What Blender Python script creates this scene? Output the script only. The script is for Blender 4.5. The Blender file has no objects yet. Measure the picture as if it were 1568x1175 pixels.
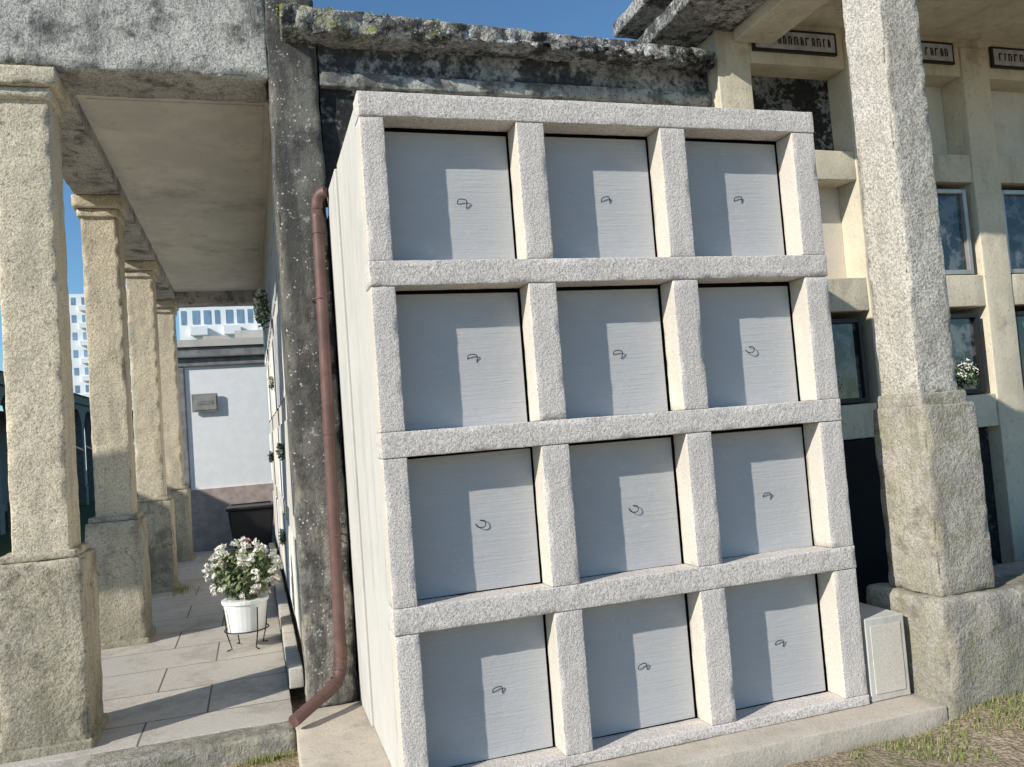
import bpy, bmesh, math, random
from mathutils import Vector, Matrix, noise
random.seed(7)
D=3.6;H=1.65
sc=bpy.context.scene
col=sc.collection
# ---------------- camera
r=math.radians(4.41);p=math.radians(3.0);w=math.radians(17.5)
cd=bpy.data.cameras.new('camera');cam=bpy.data.objects.new('camera',cd);col.objects.link(cam)
cd.sensor_width=36;cd.lens=36*1274/1568;cd.clip_end=3000;cd.clip_start=.05
f=Vector((math.sin(w)*math.cos(p),math.cos(w)*math.cos(p),math.sin(p)))
rt=Vector((math.cos(w),-math.sin(w),0)); up=rt.cross(f)
cx=rt*math.cos(r)-up*math.sin(r); cy=rt*math.sin(r)+up*math.cos(r)
M=Matrix((cx,cy,-f)).transposed().to_4x4(); M.translation=Vector((0,-D,H)); cam.matrix_world=M
sc.camera=cam
# ---------------- light
sd=Vector((.093,.042,-.0565)).normalized()
L=bpy.data.lights.new('sun','SUN');L.energy=5.0;L.angle=math.radians(.53);L.color=(1,.95,.86)
lo=bpy.data.objects.new('sun',L);col.objects.link(lo);lo.rotation_mode='QUATERNION'
lo.rotation_quaternion=sd.to_track_quat('-Z','Y')
W=bpy.data.worlds.new('World');sc.world=W;W.use_nodes=True
nt=W.node_tree;bg=nt.nodes['Background'];sk=nt.nodes.new('ShaderNodeTexSky');sk.sky_type='NISHITA';sk.sun_disc=False
sk.sun_elevation=math.asin(-sd.z);sk.sun_rotation=math.atan2(-sd.x,-sd.y)%(2*math.pi)
sk.air_density=1.0;sk.dust_density=.1;sk.ozone_density=2.2;sk.altitude=1000
mm=nt.nodes.new('ShaderNodeMixRGB');mm.blend_type='MULTIPLY';mm.inputs[0].default_value=1;mm.inputs[2].default_value=(.70,.94,1.03,1)
nt.links.new(sk.outputs[0],mm.inputs[1]);nt.links.new(mm.outputs[0],bg.inputs[0]);bg.inputs[1].default_value=.138
sc.view_settings.view_transform='Standard';sc.view_settings.look='None';sc.view_settings.exposure=0
# ---------------- materials
class G:
    def __init__(s,name):
        s.m=bpy.data.materials.new(name);s.m.use_nodes=True;s.t=s.m.node_tree
        s.b=s.t.nodes['Principled BSDF'];s.geo=s.n('ShaderNodeNewGeometry');s.P=s.geo.outputs['Position']
    def n(s,t,**k):
        x=s.t.nodes.new(t)
        for a,v in k.items(): setattr(x,a,v)
        return x
    def l(s,a,b): s.t.links.new(a,b)
    def mapv(s,scale,loc=(0,0,0),rot=(0,0,0)):
        m=s.n('ShaderNodeMapping');m.inputs['Scale'].default_value=scale;m.inputs['Location'].default_value=loc;m.inputs['Rotation'].default_value=rot
        s.l(s.P,m.inputs[0]);return m.outputs[0]
    def noise(s,scale,detail=6,rough=.6,vec=None):
        x=s.n('ShaderNodeTexNoise');x.inputs['Scale'].default_value=scale;x.inputs['Detail'].default_value=min(detail,5);x.inputs['Roughness'].default_value=rough
        s.l(vec if vec else s.P,x.inputs['Vector']);return x.outputs['Fac']
    def vor(s,scale,feature='F1',out='Distance',vec=None):
        x=s.n('ShaderNodeTexVoronoi');x.feature=feature;x.inputs['Scale'].default_value=scale
        s.l(vec if vec else s.P,x.inputs['Vector']);return x.outputs[out]
    def ramp(s,v,a,b,lo=0,hi=1):
        x=s.n('ShaderNodeMapRange');x.interpolation_type='SMOOTHSTEP';x.inputs[1].default_value=a;x.inputs[2].default_value=b;x.inputs[3].default_value=lo;x.inputs[4].default_value=hi
        s.l(v,x.inputs[0]);return x.outputs[0]
    def math(s,op,a,b=0):
        x=s.n('ShaderNodeMath',operation=op)
        for i,v in enumerate((a,b)):
            if isinstance(v,(int,float)): x.inputs[i].default_value=v
            else: s.l(v,x.inputs[i])
        return x.outputs[0]
    def mix(s,fac,a,b,mode='MIX'):
        x=s.n('ShaderNodeMixRGB',blend_type=mode)
        for i,v in enumerate((fac,a,b)):
            if isinstance(v,(int,float)): x.inputs[i].default_value=v
            elif isinstance(v,tuple): x.inputs[i].default_value=(*v,1)
            else: s.l(v,x.inputs[i])
        return x.outputs[0]
    def sep(s,i,src=None):
        x=s.n('ShaderNodeSeparateXYZ');s.l(src or s.P,x.inputs[0]);return x.outputs[i]
    def out(s,c,rough=.85,bump=None,dist=.01,strength=.6,spec=.3):
        if isinstance(c,tuple): s.b.inputs['Base Color'].default_value=(*c,1)
        else: s.l(c,s.b.inputs['Base Color'])
        s.b.inputs['Roughness'].default_value=rough
        s.b.inputs['Specular IOR Level'].default_value=spec
        if bump is not None:
            x=s.n('ShaderNodeBump');x.inputs['Distance'].default_value=dist;x.inputs['Strength'].default_value=strength
            s.l(bump,x.inputs['Height']);s.l(x.outputs[0],s.b.inputs['Normal'])
        return s.m
def stone(name,c1,c2,dark=(.05,.05,.045),blotch=0,bt=(.5,.62),bs=2.2,streak=0,st=(.48,.68),speck=.35,grain=170,lichen=0,bump=.008,moss=0,bstr=.7,low=None,high=None,mossx=None,patch=0,pits=0,fleck=0):
    g=G(name)
    c=g.mix(g.ramp(g.noise(2.6,5,.65),.35,.65),c1,c2)
    n1=g.noise(grain,2,.7)
    c=g.mix(g.ramp(n1,.40,.58,speck,0),c,tuple(x*.45 for x in c2))
    n2=g.noise(grain*.38,3,.7)
    c=g.mix(g.ramp(n2,.54,.66,0,speck*.6),c,tuple(min(1,x*1.25) for x in c1))
    if fleck:
        c=g.mix(g.ramp(g.noise(grain*.62,1,.5,g.mapv((1,1,1),(3,7,1))),.60,.67,0,fleck),c,tuple(x*.30 for x in c2))
    if patch:
        c=g.mix(g.ramp(g.noise(5,6,.75),.5,.58,0,patch),c,tuple(min(.7,x*1.6) for x in c1))
    if streak:
        sv=g.noise(1,6,.7,g.mapv((6,6,.9)))
        c=g.mix(g.ramp(sv,st[0],st[1],0,streak),c,dark)
    if blotch:
        c=g.mix(g.ramp(g.noise(bs,6,.75),bt[0],bt[1],0,blotch),c,dark)
        c=g.mix(g.ramp(g.noise(bs*8,5,.75),bt[0]+.03,bt[1]+.05,0,blotch*.75),c,dark)
    if pits:
        c=g.mix(g.ramp(g.noise(28,3,.8),.60,.66,0,pits),c,dark)
    if low:
        zz=g.math('ADD',g.sep(2),g.math('MULTIPLY',g.noise(5,5,.7),.7))
        c=g.mix(g.ramp(zz,low[0]+.35,low[1]+.35,low[2],0),c,low[3] if len(low)>3 else (.13,.125,.085))
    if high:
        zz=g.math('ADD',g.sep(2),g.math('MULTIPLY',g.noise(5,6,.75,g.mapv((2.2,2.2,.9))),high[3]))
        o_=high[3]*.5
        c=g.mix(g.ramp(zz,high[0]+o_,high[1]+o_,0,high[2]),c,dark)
    if moss:
        mv=g.ramp(g.noise(6,6,.75),.47,.56,0,moss)
        if mossx:
            mv=g.math('MULTIPLY',mv,g.ramp(g.sep(0),mossx[0],mossx[1],1,0))
            mv=g.math('MULTIPLY',mv,g.ramp(g.sep(2,g.geo.outputs['Normal']),-.1,.5,.25,1))
        c=g.mix(mv,c,(.20,.20,.04))
    if lichen:
        vd=g.vor(30);mk=g.ramp(g.noise(5,4,.6),.47,.55)
        wob=g.math('ADD',vd,g.math('MULTIPLY',g.noise(60,3,.7),.5))
        c=g.mix(g.math('MULTIPLY',g.ramp(wob,.36,.46,lichen,0),mk),c,(.66,.66,.62))
        c=g.mix(g.ramp(g.noise(11,6,.8),.60,.66,0,lichen*.8),c,(.52,.52,.49))
    h=g.math('ADD',g.math('MULTIPLY',n1,.6),g.math('MULTIPLY',n2,.9))
    h=g.math('ADD',h,g.math('MULTIPLY',g.noise(9,3,.6),1.3))
    return g.out(c,.92,h,bump,bstr,.15)
def plain(name,c,rough=.6,metal=0,spec=.3,var=.12,bump=0,scale=8):
    g=G(name);cc=g.mix(g.ramp(g.noise(scale,5,.65),.35,.65),tuple(x*(1-var) for x in c),tuple(min(1,x*(1+var)) for x in c))
    g.b.inputs['Metallic'].default_value=metal
    return g.out(cc,rough,g.noise(scale*6,4,.7) if bump else None,bump,.6,spec)
M_gran=stone('granite_new',(.80,.73,.67),(.72,.66,.61),speck=.55,grain=150,bump=.006,bstr=.8,fleck=.45)
M_reveal=stone('granite_sawn',(.70,.64,.55),(.64,.585,.505),speck=.25,grain=150,bump=.003,bstr=.4,fleck=.15)
M_side=stone('painted_concrete',(.62,.60,.55),(.57,.55,.505),(.33,.32,.28),streak=.4,st=(.5,.7),speck=.12,bump=.003,bstr=.5)
M_plinth=stone('plinth_concrete',(.62,.545,.45),(.54,.475,.39),(.24,.21,.16),blotch=.45,bt=(.5,.7),speck=.3,bump=.005)
M_column=stone('granite_old_warm',(.80,.69,.51),(.68,.595,.45),(.15,.14,.115),blotch=.42,bt=(.55,.72),streak=.3,speck=.5,grain=110,bump=.009,low=(.1,1.0,.3),pits=.6,fleck=.4)
M_ped=stone('granite_pedestal',(.66,.58,.45),(.52,.465,.365),(.10,.09,.07),blotch=.6,bt=(.49,.66),streak=.4,speck=.5,grain=95,bump=.010,low=(0,.8,.5),moss=.1,pits=.6,fleck=.35)
M_beam=stone('weathered_beam',(.64,.615,.56),(.49,.475,.43),(.075,.075,.07),blotch=.75,bt=(.51,.64),bs=1.3,streak=.4,speck=.6,grain=95,bump=.011,pits=.65,fleck=.5)
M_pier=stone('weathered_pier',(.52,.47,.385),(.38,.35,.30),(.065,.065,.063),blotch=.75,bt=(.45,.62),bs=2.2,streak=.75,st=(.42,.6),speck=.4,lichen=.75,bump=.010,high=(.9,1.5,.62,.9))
M_band=stone('weathered_fascia',(.46,.45,.43),(.30,.30,.29),(.03,.032,.038),blotch=.85,bt=(.42,.55),bs=3,streak=.4,st=(.5,.66),speck=.3,bump=.008,patch=.4)
M_band2=stone('fascia_ledge',(.62,.60,.54),(.46,.445,.41),(.08,.08,.077),blotch=.75,bt=(.48,.6),bs=3.5,streak=.45,st=(.47,.62),speck=.4,bump=.007,pits=.5)
M_roof=stone('mossy_roof_concrete',(.46,.45,.42),(.24,.235,.22),(.04,.04,.038),blotch=.85,bt=(.46,.56),bs=4,speck=.6,lichen=.7,moss=.95,bump=.03,grain=60,mossx=(.7,1.6),patch=.5)
M_ceil=stone('ceiling_plaster',(.80,.77,.68),(.68,.655,.58),(.22,.215,.18),blotch=.45,bt=(.50,.75),speck=.12,bump=.003,bs=1.0,streak=.0)
M_porch=stone('cream_concrete',(.77,.69,.54),(.65,.585,.46),(.20,.18,.14),blotch=.4,bt=(.55,.7),streak=.3,speck=.25,bump=.005,pits=.35)
M_pillar=stone('granite_pillar',(.66,.62,.55),(.55,.51,.44),(.15,.135,.10),blotch=.25,bt=(.58,.72),streak=.25,speck=.65,grain=85,bump=.011,fleck=.45,pits=.4)
M_pillped=stone('granite_pillar_base',(.56,.51,.43),(.42,.385,.33),(.11,.10,.08),blotch=.5,bt=(.50,.66),streak=.55,speck=.5,grain=85,bump=.012,low=(0,.7,.45),moss=.2,pits=.5)
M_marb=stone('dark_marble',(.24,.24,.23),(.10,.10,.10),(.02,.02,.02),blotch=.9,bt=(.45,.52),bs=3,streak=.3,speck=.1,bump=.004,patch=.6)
M_kerb=stone('rough_kerb',(.46,.43,.37),(.34,.32,.28),(.12,.115,.09),blotch=.6,bt=(.48,.62),bs=5,speck=.5,grain=80,bump=.014,moss=.15)
M_dark=plain('dark_void_and_shade',(.012,.012,.012),.9)
M_wire=plain('dark_wire',(.04,.036,.036),.5,.6)
M_brown=plain('brown_pvc',(.145,.082,.07),.5,0,.35,.22,0,5)
M_white=plain('white_paint',(.88,.89,.90),.75,0,.2,.03)
M_whitew=plain('white_enamel',(.80,.80,.79),.4,0,.4,.04)
M_grey=plain('grey_trim',(.24,.24,.24),.8,0,.2,.2)
M_lgrey=plain('grey_marble',(.42,.43,.45),.5,0,.3,.2)
M_pink=plain('plinth_rose_concrete',(.46,.37,.34),.85,0,.2,.15)
M_alu=plain('aluminium_frame',(.45,.44,.41),.35,.5)
M_black=plain('black_frame',(.02,.02,.02),.35)
M_bag=plain('black_plastic',(.015,.015,.017),.4,0,.4)
M_leaf=plain('leaves',(.10,.15,.05),.6,0,.3,.4,0,30)
M_leaf2=plain('pale_leaves',(.24,.27,.15),.6,0,.3,.3,0,30)
M_g1=plain('grass_green',(.19,.23,.06),.7,0,.2,.3,0,30)
M_g2=plain('grass_dry',(.38,.33,.17),.7,0,.2,.3,0,30)
M_petal=plain('white_petals',(.80,.78,.70),.7,0,.2,.08)
M_pinkp=plain('pink_petals',(.66,.42,.40),.7,0,.2,.2)
M_glassb=plain('window_blue',(.22,.33,.46),.15,0,.6,.3,0,.2)
M_facade=plain('facade_white',(.88,.89,.90),.8,0,.2,.04,0,.1)
M_tile=plain('roof_tiles',(.16,.12,.10),.9,0,.2,.3,.02,5)
M_dirt=plain('arcade_wall',(.22,.21,.19),.9,0,.2,.2)
def lidmat():
    g=G('niche_lid_render')
    c=g.mix(g.ramp(g.noise(1.5,5,.6),.3,.7),(.46,.46,.467),(.505,.505,.51))
    c=g.mix(g.ramp(g.noise(1,3,.6,g.mapv((5,5,110),(0,0,0),(0,.012,0))),.45,.66,0,.08),c,(.33,.33,.34))
    c=g.mix(g.ramp(g.noise(19,5,.75),.60,.69,0,.25),c,(.70,.70,.69))
    c=g.mix(g.ramp(g.noise(2.4,6,.7),.52,.75,0,.25),c,(.33,.33,.34))
    h=g.math('ADD',g.noise(1,3,.6,g.mapv((5,5,110))),g.math('MULTIPLY',g.noise(40,4,.6),.6))
    return g.out(c,.8,h,.0045,.6,.2)
M_lid=lidmat()
def glassmat():
    g=G('niche_glass')
    c=g.mix(g.ramp(g.noise(7,5,.7),.45,.6),(.015,.018,.02),(.13,.14,.145))
    return g.out(c,.06,None,spec=.9)
M_glass=glassmat()
def tilemat():
    g=G('gallery_slabs')
    b=g.n('ShaderNodeTexBrick');b.inputs['Scale'].default_value=1;b.inputs['Brick Width'].default_value=.9;b.inputs['Row Height'].default_value=.62;b.inputs['Mortar Size'].default_value=.006;b.offset=.37
    g.l(g.mapv((1,1,1),(.35,.1,0)),b.inputs['Vector'])
    b.inputs['Color1'].default_value=(.60,.555,.49,1);b.inputs['Color2'].default_value=(.53,.49,.435,1);b.inputs['Mortar'].default_value=(.12,.11,.09,1)
    c=g.mix(g.ramp(g.noise(3,6,.75),.46,.66,0,.5),b.outputs['Color'],(.27,.25,.205))
    c=g.mix(g.ramp(g.noise(120,3,.7),.42,.56,.4,0),c,(.2,.19,.18))
    return g.out(c,.85,g.math('ADD',b.outputs['Fac'],g.math('MULTIPLY',g.noise(70,4,.6),-.4)),-.004,.6,.2)
M_floor=tilemat()
def groundmat():
    g=G('ground_dirt')
    c=g.mix(g.ramp(g.noise(2.2,6,.7),.35,.65),(.46,.36,.25),(.56,.46,.34))
    c=g.mix(g.ramp(g.noise(22,6,.8),.42,.58,.7,0),c,(.23,.175,.115))
    c=g.mix(g.ramp(g.math('ADD',g.vor(60),g.math('MULTIPLY',g.noise(8,3,.6),.4)),.22,.36,.5,0),c,(.60,.54,.45))
    c=g.mix(g.ramp(g.noise(1.6,6,.78),.52,.62,0,.6),c,(.19,.20,.07))
    far=g.ramp(g.sep(1),3,8)
    c=g.mix(far,c,g.mix(g.noise(4,5,.7),(.07,.095,.035),(.14,.16,.07)))
    h=g.math('ADD',g.noise(35,6,.75),g.math('MULTIPLY',g.vor(60),.5))
    return g.out(c,.95,h,.03,.9,.1)
M_ground=groundmat()
# ---------------- geometry helpers
def empty(name,parent=None):
    o=bpy.data.objects.new(name,None);col.objects.link(o)
    if parent:o.parent=parent
    return o
def finish(bm,name,mats,parent=None,smooth=False,bevel=0):
    bmesh.ops.recalc_face_normals(bm,faces=bm.faces)
    me=bpy.data.meshes.new(name);bm.to_mesh(me);bm.free()
    for m in (mats if isinstance(mats,(list,tuple)) else [mats]): me.materials.append(m)
    o=bpy.data.objects.new(name,me);col.objects.link(o)
    if parent:o.parent=parent
    if smooth:
        for q in me.polygons:q.use_smooth=True
    if bevel:
        b=o.modifiers.new('bevel','BEVEL');b.width=bevel;b.segments=2;b.limit_method='ANGLE'
    return o
def box(bm,x0,x1,y0,y1,z0,z1,mi=0):
    vs=[bm.verts.new((x,y,z)) for x in(x0,x1) for y in(y0,y1) for z in(z0,z1)]
    F=[]
    for q in((0,1,3,2),(4,6,7,5),(0,4,5,1),(2,3,7,6),(0,2,6,4),(1,5,7,3)):
        fc=bm.faces.new([vs[i] for i in q]);fc.material_index=mi;F.append(fc)
    return vs,F
def ax(lo,hi,rr,s):
    n=max(1,int(math.ceil((hi-lo-2*rr)/s)))
    return [lo,lo+rr*.5]+[lo+rr+(hi-lo-2*rr)*i/n for i in range(n+1)]+[hi-rr*.5,hi]
def rbox(bm,x0,x1,y0,y1,z0,z1,s=.05,rr=.012,amp=.004,fr=9,mi=0,warp=None,chip=0):
    X=ax(x0,x1,rr,s);Y=ax(y0,y1,rr,s);Z=ax(z0,z1,rr,s)
    cache={}
    lo_=Vector((x0+rr,y0+rr,z0+rr));hi_=Vector((x1-rr,y1-rr,z1-rr));cc=(lo_+hi_)/2
    def V(x,y,z):
        k=(round(x,5),round(y,5),round(z,5))
        if k in cache:return cache[k]
        P_=Vector((x,y,z));q=Vector([min(max(P_[i],lo_[i]),hi_[i]) for i in range(3)])
        d=P_-q
        if d.length>1e-7:
            P_=q+d.normalized()*rr
            if chip:
                ed=sum(1 for i in range(3) if abs(d[i])>1e-6)
                if ed>1:
                    t=max(0,noise.noise(P_*11)+.25*noise.noise(P_*37)-.12)
                    P_=P_-d.normalized()*t*chip
        P_=P_+noise.noise_vector(P_*fr)*amp+noise.noise_vector(P_*fr*3.1)*amp*.5
        if warp:P_=warp(P_)
        v=bm.verts.new(P_);cache[k]=v;return v
    def face(A,B,fn):
        for i in range(len(A)-1):
            for j in range(len(B)-1):
                fc=bm.faces.new([fn(A[i],B[j]),fn(A[i+1],B[j]),fn(A[i+1],B[j+1]),fn(A[i],B[j+1])]);fc.material_index=mi
    for z in(Z[0],Z[-1]):face(X,Y,lambda a,b:V(a,b,z))
    for y in(Y[0],Y[-1]):face(X,Z,lambda a,b:V(a,y,b))
    for x in(X[0],X[-1]):face(Y,Z,lambda a,b:V(x,a,b))
def tube(name,pts,rad,mat,parent=None,res=4):
    cu=bpy.data.curves.new(name,'CURVE');cu.dimensions='3D';cu.bevel_depth=rad;cu.bevel_resolution=res;cu.use_fill_caps=True
    s=cu.splines.new('POLY');s.points.add(len(pts)-1)
    for i,q in enumerate(pts):s.points[i].co=(*q,1)
    s.use_smooth=True
    cu.materials.append(mat);o=bpy.data.objects.new(name,cu);col.objects.link(o)
    if parent:o.parent=parent
    return o
def smoothpts(P_,n=6):
    out=[];Q=[Vector(q) for q in P_]
    for i in range(len(Q)-1):
        p0=Q[max(0,i-1)];p1=Q[i];p2=Q[i+1];p3=Q[min(len(Q)-1,i+2)]
        for k in range(n):
            t=k/n
            out.append(.5*((2*p1)+(p2-p0)*t+(2*p0-5*p1+4*p2-p3)*t*t+(3*p1-p0-3*p2+p3)*t*t*t))
    out.append(Q[-1]);return out
def cone(bm,c,r0,r1,h,n=24,mi=0):
    rings=[]
    for rr,z in((r0,0),(r1,h)):
        rings.append([bm.verts.new((c[0]+rr*math.cos(2*math.pi*i/n),c[1]+rr*math.sin(2*math.pi*i/n),c[2]+z)) for i in range(n)])
    for i in range(n):
        bm.faces.new([rings[0][i],rings[0][(i+1)%n],rings[1][(i+1)%n],rings[1][i]]).material_index=mi
    bm.faces.new(rings[0]).material_index=mi;bm.faces.new(rings[1]).material_index=mi
def leafcloud(bm,c,R,n,size,mi,upb=0):
    for _ in range(n):
        d=Vector((random.gauss(0,1),random.gauss(0,1),random.gauss(0,1))).normalized()*(random.random()**.45)
        q=Vector(c)+Vector((d.x*R[0],d.y*R[1],d.z*R[2]))
        a=Vector((random.gauss(0,1),random.gauss(0,1),random.gauss(0,1)+upb)).normalized()
        b=a.cross(Vector((random.gauss(0,1),random.gauss(0,1),random.gauss(0,1)))).normalized()
        s=size*random.uniform(.6,1.3)
        nn=a.cross(b)*s*.15
        vs=[bm.verts.new(q-a*s),bm.verts.new(q+b*s*.45+nn),bm.verts.new(q+a*s),bm.verts.new(q-b*s*.45+nn)]
        bm.faces.new(vs).material_index=mi
# ---------------- ground
def sst(a,b,x):
    t=min(1,max(0,(x-a)/(b-a)));return t*t*(3-2*t)
def gz(x,y):
    return noise.noise(Vector((x*1.3,y*1.3,0)))*.014-.005+.115*sst(3.0,3.5,x)*sst(-1.5,-.1,y)*(1-sst(8,12,x))*(1-sst(2,4,y))
bm=bmesh.new();S=900
xs=[-S,-60,-12,-3]+[ -2+.125*i for i in range(81)]+[12,60,S]
ys=[-S,-60,-8]+[-4+.125*i for i in range(60)]+[3.6,7,12,60,S]
gv={}
for i,x in enumerate(xs):
    for j,y in enumerate(ys):
        gv[i,j]=bm.verts.new((x,y,gz(x,y)))
for i in range(len(xs)-1):
    for j in range(len(ys)-1):bm.faces.new([gv[i,j],gv[i+1,j],gv[i+1,j+1],gv[i,j+1]])
finish(bm,'ground',M_ground,smooth=True)
# ---------------- new niche block
nb=empty('burial_niche_block')
tops=[3.18,2.42,1.668,.912,.161];BT=.112
posts=[(.526,.634),(1.252,1.388),(1.996,2.134),(2.76,2.898)]
bm=bmesh.new()
for i,t in enumerate(tops):
    rbox(bm,.523,2.901,-.004,.139,max(t-BT,.112),t,s=.03,rr=.005,amp=.0014,fr=18,chip=.008)
finish(bm,'granite_bars',[M_gran],nb,True)
bm=bmesh.new()
for i in range(4):
    for (a,b) in posts:
        rbox(bm,a,b,0,.137,tops[i+1]+.0015,tops[i]-BT-.0015,s=.03,rr=.005,amp=.0014,fr=18,chip=.008)
o=finish(bm,'granite_posts',[M_gran,M_reveal],nb,True)
for q in o.data.polygons:
    if abs(q.normal.x)>.85:q.material_index=1
bm=bmesh.new()
Yl=.134
for i in range(4):
    for k in range(3):
        x0=posts[k][1]-.01;x1=posts[k+1][0]-.009;z0=tops[i+1]-.01+.012;z1=tops[i]-BT-.014-random.uniform(0,.006)
        vs,F=box(bm,x0+.012,x1-random.uniform(0,.004),Yl+random.uniform(0,.006),.17,z0,z1)
        a=random.uniform(-.007,.007)
        for v in vs:v.co.z+=a*(v.co.x-x0)*1.5
finish(bm,'lids',M_lid,nb,bevel=.002)
bm=bmesh.new();box(bm,.56,2.87,.175,2.6,.112,3.14);finish(bm,'core',M_dark,nb)
bm=bmesh.new()
box(bm,.528,.57,.142,.98,.112,3.172);box(bm,.514,.57,.985,1.46,.112,3.15)
box(bm,.5715,2.859,.142,2.6,3.150,3.174)
box(bm,2.86,2.897,.142,1.38,.112,3.149)
finish(bm,'side_panels',M_side,nb,bevel=.006)
for i in range(4):
    for k in range(3):
        cxn=posts[k][1]*.42+posts[k+1][0]*.58+random.uniform(-.02,.02);cz=(tops[i+1]+tops[i]-BT)/2-.02+random.uniform(-.02,.02)
        typ=random.choice([0,0,1]);y=Yl+.002
        if typ==0: pts=[(-.024,0,-.004),(-.023,-.008,.010),(-.012,-.010,.017),(.012,-.010,.017),(.020,-.008,.008),(.021,0,-.020)]
        else: pts=[(-.024,0,.0),(-.018,-.008,-.014),(.002,-.011,-.020),(.020,-.011,-.012),(.020,-.009,.008),(.006,-.004,.012),(-.002,0,.012)]
        rot=random.uniform(-.2,.2)
        P2=[(cxn+(a*math.cos(rot)-c_*math.sin(rot)),y+b,cz+a*math.sin(rot)+c_*math.cos(rot)) for a,b,c_ in pts]
        tube('pull_handle_%d_%d'%(i,k),smoothpts(P2,3),.0021,M_wire,nb,2)
# plinth
bm=bmesh.new()
rbox(bm,.13,3.205,-.19,1.48,-.05,.11,s=.08,rr=.01,amp=.004,chip=.02)
finish(bm,'concrete_plinth',M_plinth,smooth=True)
bm=bmesh.new()
rbox(bm,2.925,3.17,.01,.9,.112,.53,s=.06,rr=.006,amp=.002,mi=1)
box(bm,2.955,3.14,.006,.02,.15,.49,0)
finish(bm,'low_granite_wall',[M_reveal,M_side],smooth=False)
# ---------------- gallery (left)
ga=empty('covered_gallery')
YB=1.5
bm=bmesh.new()
rbox(bm,-7,.215,YB,YB+.4,3.87,4.6,s=.05,rr=.015,amp=.010,fr=7,chip=.06)
rbox(bm,-1.31,-.955,YB+.41,9.25,3.87,4.3,s=.1,rr=.015,amp=.004)
rbox(bm,-1.31,.5,9.26,9.6,3.80,4.3,s=.1,rr=.015,amp=.004)
finish(bm,'beams',M_beam,ga,True)
bm=bmesh.new();box(bm,-.96,.26,YB+.405,9.27,3.98,4.15)
box(bm,-.90,.2,YB+.7,9.0,3.972,3.981)
finish(bm,'ceiling',M_ceil,ga)
bm=bmesh.new();rbox(bm,.218,.512,YB,YB+.35,.1,4.40,s=.035,rr=.018,amp=.011,fr=5,chip=.05)
finish(bm,'weathered_pier',M_pier,ga,True)
bm=bmesh.new();box(bm,.25,.5,YB+.36,9.25,.05,4.0)
for j in range(9):
    y0=YB+.5+j*.85
    for zz in (.3,1.15,2.0,2.85):
        box(bm,.238,.252,y0,y0+.7,zz,zz+.68,random.choice([1,3,2,0]))
finish(bm,'niche_side_wall',[M_side,M_white,M_ceil,M_lgrey],ga,bevel=.003)
bm=bmesh.new();rbox(bm,-1.5,.128,1.36,10.2,-.1,.11,s=.12,rr=.006,amp=.003)
rbox(bm,.13,.217,1.95,9.2,.112,.24,s=.1,rr=.01,amp=.003)
finish(bm,'gallery_floor',M_floor,smooth=True)
bm=bmesh.new()
rbox(bm,-.92,.127,1.15,1.356,-.1,.111,s=.03,rr=.014,amp=.005,fr=8,chip=.03)
finish(bm,'stone_kerb',M_kerb,smooth=True)
def column(yf,name='stone_column'):
    e=empty(name)
    bm=bmesh.new()
    rbox(bm,-1.275,-.99,yf+.04,yf+.34,1.13,3.70,s=.03,rr=.010,amp=.005,fr=9,chip=.05)
    finish(bm,'shaft',M_column,e,True)
    bm=bmesh.new()
    rbox(bm,-1.30,-.97,yf+.015,yf+.365,3.69,3.755,s=.04,rr=.008,amp=.003,chip=.02)
    rbox(bm,-1.33,-.94,yf-.015,yf+.395,3.76,3.868,s=.04,rr=.010,amp=.003,chip=.03)
    finish(bm,'capital',M_column,e,True)
    bm=bmesh.new()
    rbox(bm,-1.35,-.925,yf-.03,yf+.41,.0,1.125,s=.04,rr=.016,amp=.007,fr=7,chip=.06)
    rbox(bm,-1.325,-.95,yf,yf+.38,1.127,1.17,s=.05,rr=.012,amp=.004)
    rbox(bm,-1.365,-.905,yf-.05,yf+.43,.0,.16,s=.05,rr=.015,amp=.005,chip=.04)
    finish(bm,'pedestal',M_ped,e,True)
for y in (1.5,4.0,6.6,9.25):column(y)
# roof over band
rb=empty('weathered_roof_canopy')
bm=bmesh.new();rbox(bm,.52,3.27,YB+.035,YB+.4,3.935,4.12,s=.06,rr=.01,amp=.006)
rbox(bm,.52,3.27,YB+.0,YB+.4,3.84,3.93,s=.04,rr=.01,amp=.006,mi=1,chip=.04)
finish(bm,'fascia_band',[M_band,M_band2],rb,True)
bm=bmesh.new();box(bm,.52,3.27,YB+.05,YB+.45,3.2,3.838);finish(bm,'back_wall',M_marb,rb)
bm=bmesh.new()
def wr(P):
    t=(P.x-.3)/3
    n=noise.noise(P*5)*.035+noise.noise(P*14)*.025+noise.noise(P*35)*.010
    if P.z>4.14: P=P+Vector((0,0,-.10*t+n*1.0))
    else: P=P+Vector((0,0,n*.35))
    if P.y<1.5:P=P+Vector((0,n*1.4,0))
    return P
rbox(bm,.30,3.22,YB-.17,YB+1.2,4.10,4.26,s=.028,rr=.02,amp=.006,fr=12,warp=wr);finish(bm,'mossy_slab',M_roof,rb,True)
bm=bmesh.new()
for _ in range(420):
    x=.3+random.random()**2*1.1;c=(x,1.36+random.random()*.25,4.26-(x-.3)*.033+noise.noise(Vector((x*9,0,0)))*.02)
    leafcloud(bm,c,(.02,.02,.012),10,.012,0,1)
finish(bm,'moss_tufts',M_g1,rb)
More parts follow.
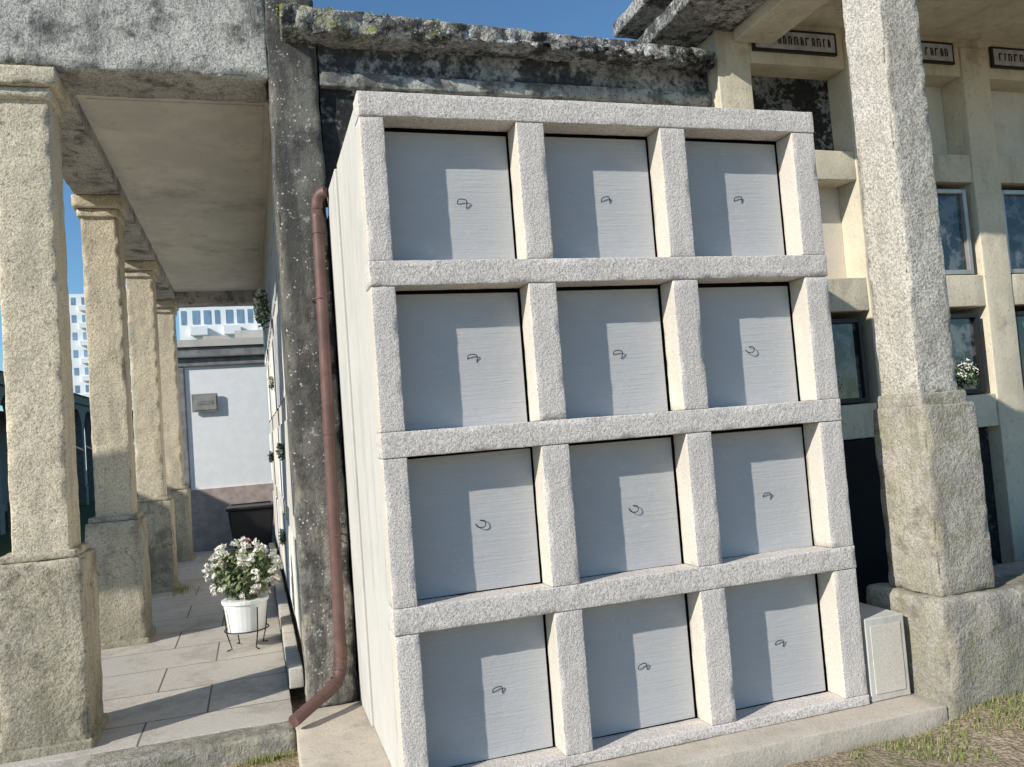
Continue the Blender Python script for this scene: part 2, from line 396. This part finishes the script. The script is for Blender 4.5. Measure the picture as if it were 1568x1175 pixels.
# ---------------- drainpipe
dp=empty('drainpipe')
tube('downpipe',smoothpts([(.50,1.36,3.13),(.462,1.39,3.115),(.445,1.41,3.05),(.443,1.415,2.9),(.43,1.42,1.7),(.415,1.42,.5),(.413,1.42,.40),(.40,1.41,.30),(.35,1.365,.245),(.27,1.29,.215),(.12,1.14,.165)]),.034,M_brown,dp,6)
for q,a in(((.444,1.415,2.95),.042),((.43,1.42,1.75),.042),((.416,1.42,.46),.042)):
    tube('collar',[(q[0],q[1],q[2]),(q[0]-.0005,q[1],q[2]-.06)],a-.004,M_brown,dp,6)
for (a,b) in (((.412,1.42,.385),(.411,1.419,.37)),((.408,1.417,.345),(.406,1.415,.332)),((.400,1.41,.31),(.394,1.405,.298)),((.382,1.394,.28),(.374,1.387,.272)),((.36,1.373,.257),(.35,1.365,.251))):
    tube('elbow_rib',[a,b],.038,M_brown,dp,6)
for z in(2.5,1.1):tube('bracket',[(.47,1.5,z),(.47,1.42,z),(.43,1.38,z),(.39,1.42,z),(.39,1.5,z)],.005,M_brown,dp)
# ---------------- potted flowers
pf=empty('potted_flowers');c0=(-.13,3.32)
bm=bmesh.new();cone(bm,(c0[0],c0[1],.235),.135,.165,.23,28);cone(bm,(c0[0],c0[1],.455),.175,.178,.03,28)
finish(bm,'pot',M_whitew,pf,False,.004)
for a in range(4):
    an=a*math.pi/2+.5;dx,dy=math.cos(an),math.sin(an)
    tube('wire_leg',[(c0[0]+dx*.18,c0[1]+dy*.18,.43),(c0[0]+dx*.165,c0[1]+dy*.165,.24),(c0[0]+dx*.13,c0[1]+dy*.13,.12),(c0[0]+dx*.17,c0[1]+dy*.17,.115)],.005,M_wire,pf)
tube('wire_ring',[(c0[0]+.165*math.cos(t*.3142),c0[1]+.165*math.sin(t*.3142),.25) for t in range(21)],.005,M_wire,pf)
bm=bmesh.new()
leafcloud(bm,(c0[0],c0[1],.68),(.24,.2,.2),420,.035,0);leafcloud(bm,(c0[0],c0[1],.66),(.23,.2,.2),520,.036,1)
for _ in range(100):
    d=Vector((random.gauss(0,1),random.gauss(0,1),random.gauss(.3,.8))).normalized()
    q=Vector((c0[0]+d.x*.27,c0[1]+d.y*.21,.70+d.z*.23));
    leafcloud(bm,q,(.028,.028,.02),18,.02,2 if random.random()<.95 else 3)
finish(bm,'flowers',[M_leaf,M_leaf2,M_petal,M_pinkp],pf)
for n_,(y,z,s_) in enumerate([(4.9,3.0,1),(6.6,3.25,1),(3.4,1.6,.35),(4.4,.8,.4),(5.4,2.3,.35),(7.5,1.5,.4)]):
    bm=bmesh.new();leafcloud(bm,(.24-.07*s_,y,z),(.07*s_,.1*s_,.2*s_),int(170*s_),.028,0);leafcloud(bm,(.24-.09*s_,y,z+.04*s_),(.07*s_,.1*s_,.17*s_),int(150*s_),.022,1)
    finish(bm,'flower_bouquet',[M_leaf,M_petal,M_pinkp])
# waste bin
wb=empty('waste_bin');bm=bmesh.new()
vs,_=box(bm,-.42,.24,9.6,10.1,.16,.72)
for v in vs:
    if v.co.z<.3:v.co.x=-.09+(v.co.x+.09)*.82;v.co.y=9.85+(v.co.y-9.85)*.85
box(bm,-.45,.27,9.56,10.14,.722,.77)
box(bm,-.40,.22,10.141,10.2,.74,.79)
finish(bm,'bin_body',M_bag,wb,bevel=.02)
for x in(-.34,.16):
    bm=bmesh.new();bmesh.ops.create_cone(bm,segments=20,radius1=.08,radius2=.08,depth=.05,cap_ends=True,matrix=Matrix.Translation((x,10.08,.19))@Matrix.Rotation(math.pi/2,4,'Y'))
    finish(bm,'wheel',M_black,wb)
# ---------------- white house at end
wh=empty('white_house')
bm=bmesh.new();box(bm,-1.25,6,11.2,16,-.1,3.2,0);finish(bm,'walls',M_white,wh)
bm=bmesh.new();box(bm,-1.27,6.02,11.17,16.03,-.1,1.02,0);finish(bm,'base_course',M_pink,wh)
bm=bmesh.new();box(bm,-1.3,6,11.15,11.4,3.06,3.2);box(bm,-1.36,6.2,11.08,16.2,3.203,3.38);box(bm,-1.27,-1.02,11.16,11.3,1.022,3.058)
finish(bm,'eave',M_grey,wh,bevel=.02)
bm=bmesh.new();box(bm,-1.40,6.2,11.04,16.2,3.383,3.50)
box(bm,-.7,-.3,11.1,11.6,3.502,3.56);box(bm,-.2,.5,11.6,12.3,3.502,3.7);finish(bm,'roof',M_side,wh)
sg=empty('wall_sign');bm=bmesh.new();box(bm,-.93,-.52,11.13,11.16,2.3,2.6,0);box(bm,-.90,-.55,11.12,11.13,2.33,2.57,1);box(bm,-.85,-.60,11.114,11.119,2.42,2.48,0)
finish(bm,'plate',[M_grey,M_alu],sg)
# ---------------- arcade left
ar=empty('arcade_building')
bm=bmesh.new()
y=2.0;bay=2.2
while y<44:
    box(bm,-6.3,-6,y,y+.35,0,2.6)
    box(bm,-6.34,-5.96,y-.04,y+.39,0,.7)
    yc=y+.35+(bay-.35)/2;R=(bay-.35)/2;N=12
    for k in range(N):
        a0=math.pi*k/N;a1=math.pi*(k+1)/N
        pa=(yc-R*math.cos(a0),2.6+R*math.sin(a0));pb=(yc-R*math.cos(a1),2.6+R*math.sin(a1))
        v=[bm.verts.new((xx,q[0],q[1])) for xx in(-6.3,-6) for q in(pa,pb,(pb[0],3.7),(pa[0],3.7))]
        bm.faces.new(v[0:4]);bm.faces.new(v[4:8]);bm.faces.new([v[0],v[1],v[5],v[4]])
    box(bm,-6.3,-6,y,y+.35,2.6,3.7)
    y+=bay
box(bm,-6.4,-5.9,2,45,3.702,4.0)
finish(bm,'arches',M_dirt,ar)
bm=bmesh.new();box(bm,-9,-8.8,2,45,0,3.7);finish(bm,'rear_wall',M_grey,ar)
bm=bmesh.new()
v=[bm.verts.new(c) for c in((-5.8,1.8,4.0),(-5.8,45,4.0),(-7.6,45,4.5),(-7.6,1.8,4.5),(-9.2,1.8,4.0),(-9.2,45,4.0))]
bm.faces.new([v[0],v[1],v[2],v[3]]);bm.faces.new([v[3],v[2],v[5],v[4]]);bm.faces.new([v[0],v[3],v[4]]);bm.faces.new([v[1],v[5],v[2]]);bm.faces.new([v[0],v[4],v[5],v[1]])
finish(bm,'roof',M_tile,ar)
def apt(x0,x1,y,dep,h,fl,nw):
    e=empty('apartment_building')
    bm=bmesh.new();box(bm,x0,x1,y,y+dep,0,h);box(bm,x0+2,x1-3,y+2,y+dep-2,h,h+1.8);finish(bm,'walls',M_facade,e)
    bm=bmesh.new();wd=(x1-x0)/nw;fh=h/fl
    for a in range(fl):
        for b in range(nw):
            box(bm,x0+b*wd+wd*.2,x0+b*wd+wd*(.8 if b%3 else .6),y-.06,y+.05,a*fh+fh*.38,a*fh+fh*.8)
            if b%3==1: box(bm,x0+b*wd,x0+b*wd+wd*1.5,y-.9,y-.07,a*fh+fh*.02,a*fh+fh*.28,1)
        for b in range(4):
            box(bm,x1-.05,x1+.06,y+b*dep/4+1,y+b*dep/4+2.6,a*fh+fh*.3,a*fh+fh*.85)
    finish(bm,'windows_and_balconies',[M_glassb,M_facade],e)
apt(-27.5,-15,147,14,29,10,8)
apt(-6,8,80,10,15.6,5,14)
# ---------------- old niche wall right
ob=empty('old_niche_building');YW=1.4;Yd=5.0
cols=[.655+.22*i for i in range(6)]
bm=bmesh.new()
for c in cols: rbox(bm,c*Yd,c*Yd+.27,YW,YW+.6,0,4.36,s=.12,rr=.008,amp=.003)
zb=[(-.055,-.005),(.131,.18),(.326,.37),(.495,.56)]
for (a,b) in zb:
    for i in range(5):
        rbox(bm,cols[i]*Yd+.271,cols[i+1]*Yd-.001,YW+.012,YW+.6,H+a*Yd,H+b*Yd,s=.12,rr=.008,amp=.003)
finish(bm,'niche_grid',M_porch,ob,True)
bm=bmesh.new()
box(bm,3.27,9,YW+.55,YW+.7,0,4.3);box(bm,cols[0]*Yd+.275,cols[1]*Yd+.2,YW-.03,YW-.004,0,H-.057*Yd);finish(bm,'backing_and_shade_panel',M_dark,ob)  # dark backing; front panel paints the shadow over the lowest left niche
rows=[(-.30,-.055),(-.005,.131),(.18,.326),(.37,.495)]
def glassdoor(x0,x1,z0,z1,y,fm,gm,nm):
    e=empty(nm,ob);bm=bmesh.new();t=.035
    box(bm,x0,x0+t,y,y+.05,z0,z1);box(bm,x1-t,x1,y,y+.05,z0,z1);box(bm,x0+t,x1-t,y,y+.05,z0,z0+t);box(bm,x0+t,x1-t,y,y+.05,z1-t,z1)
    finish(bm,'frame',fm,e,bevel=.004)
    bm=bmesh.new();box(bm,x0+t*.9,x1-t*.9,y+.035,y+.045,z0+t*.9,z1-t*.9);finish(bm,'glass',gm,e)
bmL=bmesh.new()
for i in range(5):
    x0=cols[i]*Yd+.272;x1=cols[i+1]*Yd-.002
    for j,(a,b) in enumerate(rows):
        z0=H+a*Yd;z1=H+b*Yd
        if j==3: box(bmL,x0,x1,YW+.22,YW+.25,z0,z1,1 if i==0 else 2)
        elif j==2 and i==0: box(bmL,x0,x1,YW+.22,YW+.25,z0,z1,0)
        elif j==0: box(bmL,x0,x1,YW+.12,YW+.15,z0,z1,1)
        else: glassdoor(x0+.01,x1-.06,z0+.01,z1-.05,YW+.03,M_black if j==1 else M_alu,M_glass,'glazed_door')
finish(bmL,'old_lids',[M_reveal,M_marb,M_ceil],ob)
bm=bmesh.new()
for i,xo in((0,.42),(1,.6),(2,.5)):
    x=cols[i]*Yd+.27+xo
    leafcloud(bm,(x,YW+.045,H+.025*Yd),(.13,.012,.10),80,.02,0);leafcloud(bm,(x,YW+.04,H+.035*Yd),(.12,.012,.09),60,.016,1)
finish(bm,'niche_flowers',[M_leaf,M_petal],ob)
for i in range(4):
    x0=cols[i]*Yd+.30;z0=H+.512*Yd;e=empty('name_plaque')
    bm=bmesh.new();box(bm,x0,x0+.72,YW-.012,YW+.01,z0,z0+.17,0);box(bm,x0+.02,x0+.70,YW-.016,YW-.011,z0+.02,z0+.15,1)
    xx=x0+.07
    while xx<x0+.64:
        ww=random.uniform(.02,.045)
        box(bm,xx,xx+.008,YW-.02,YW-.015,z0+.055,z0+.115,0);box(bm,xx,xx+ww*.7,YW-.0203,YW-.0152,z0+.105,z0+.115,0)
        if random.random()<.6:box(bm,xx+ww*.6,xx+ww*.6+.008,YW-.0206,YW-.0154,z0+.055,z0+.10,0)
        xx+=ww+.016
    finish(bm,'plate',[M_black,M_lgrey],e)
bm=bmesh.new()
rbox(bm,3.42,3.74,-.6,YW-.003,4.26,4.62,s=.1,rr=.01,amp=.004)
rbox(bm,3.745,9,-.2,.15,4.30,4.62,s=.15,rr=.01,amp=.004)
box(bm,3.28,9,YW+.02,YW+.6,4.30,4.62)
box(bm,3.745,9,.155,YW+.019,4.43,4.5)
finish(bm,'porch_beams',M_porch,ob)
bm=bmesh.new();rbox(bm,2.88,9,-.6,YW+.8,4.63,4.75,s=.1,rr=.02,amp=.012);rbox(bm,2.88,3.415,.3,YW+.5,4.33,4.45,s=.05,rr=.02,amp=.012)
finish(bm,'porch_roof',M_roof,ob,True)
# pillar
pl=empty('granite_pillar')
bm=bmesh.new();rbox(bm,3.315,3.575,-.10,.18,1.66,4.62,s=.03,rr=.010,amp=.005,fr=9,chip=.04);finish(bm,'shaft',M_pillar,pl,True)
bm=bmesh.new();rbox(bm,3.28,3.635,-.15,.225,.62,1.60,s=.04,rr=.014,amp=.006,fr=7,chip=.05);rbox(bm,3.295,3.605,-.125,.205,1.59,1.665,s=.05,rr=.015,amp=.004)
finish(bm,'pedestal',M_pillped,pl,True)
bm=bmesh.new();rbox(bm,3.215,7.5,-.215,.35,-.1,.62,s=.05,rr=.03,amp=.016,fr=4,chip=.05);finish(bm,'low_stone_wall',M_pillped,None,True)
# grass + weeds
bm=bmesh.new()
def blade(x,y,h,w_=.0035):
    a=random.uniform(0,6.28);l=random.uniform(-.6,.6)*h
    dx,dy=math.cos(a)*w_,math.sin(a)*w_;z=gz(x,y)
    v=[bm.verts.new((x-dx,y-dy,z-.01)),bm.verts.new((x+dx,y+dy,z-.01)),bm.verts.new((x+l*math.sin(a),y-l*math.cos(a),z+h))]
    bm.faces.new(v).material_index=0 if random.random()<.82 else 1
cnt=0
while cnt<18000:
    x=random.uniform(2.0,5.5);y=random.uniform(-1.7,-.2)
    dn=noise.noise(Vector((x*2.2,y*2.2,3)))+.5*noise.noise(Vector((x*9,y*9,3)))+ (.45 if y>-.45 and x>3.2 else 0)+(x-3.1)*.25
    if dn<.18:cnt+=.2;continue
    blade(x,y,random.uniform(.012,.038));cnt+=1
for _ in range(300):
    x=random.choice([-.05,.0,.05,-.6])+random.gauss(0,.06);y=1.11-abs(random.gauss(0,.03))
    if x>.12: continue
    blade(x,y,random.uniform(.015,.05))
for _ in range(500):
    blade(-.86+random.gauss(0,.05),6.5+random.gauss(0,.15),random.uniform(.14,.2))
finish(bm,'grass',[M_g1,M_g2])
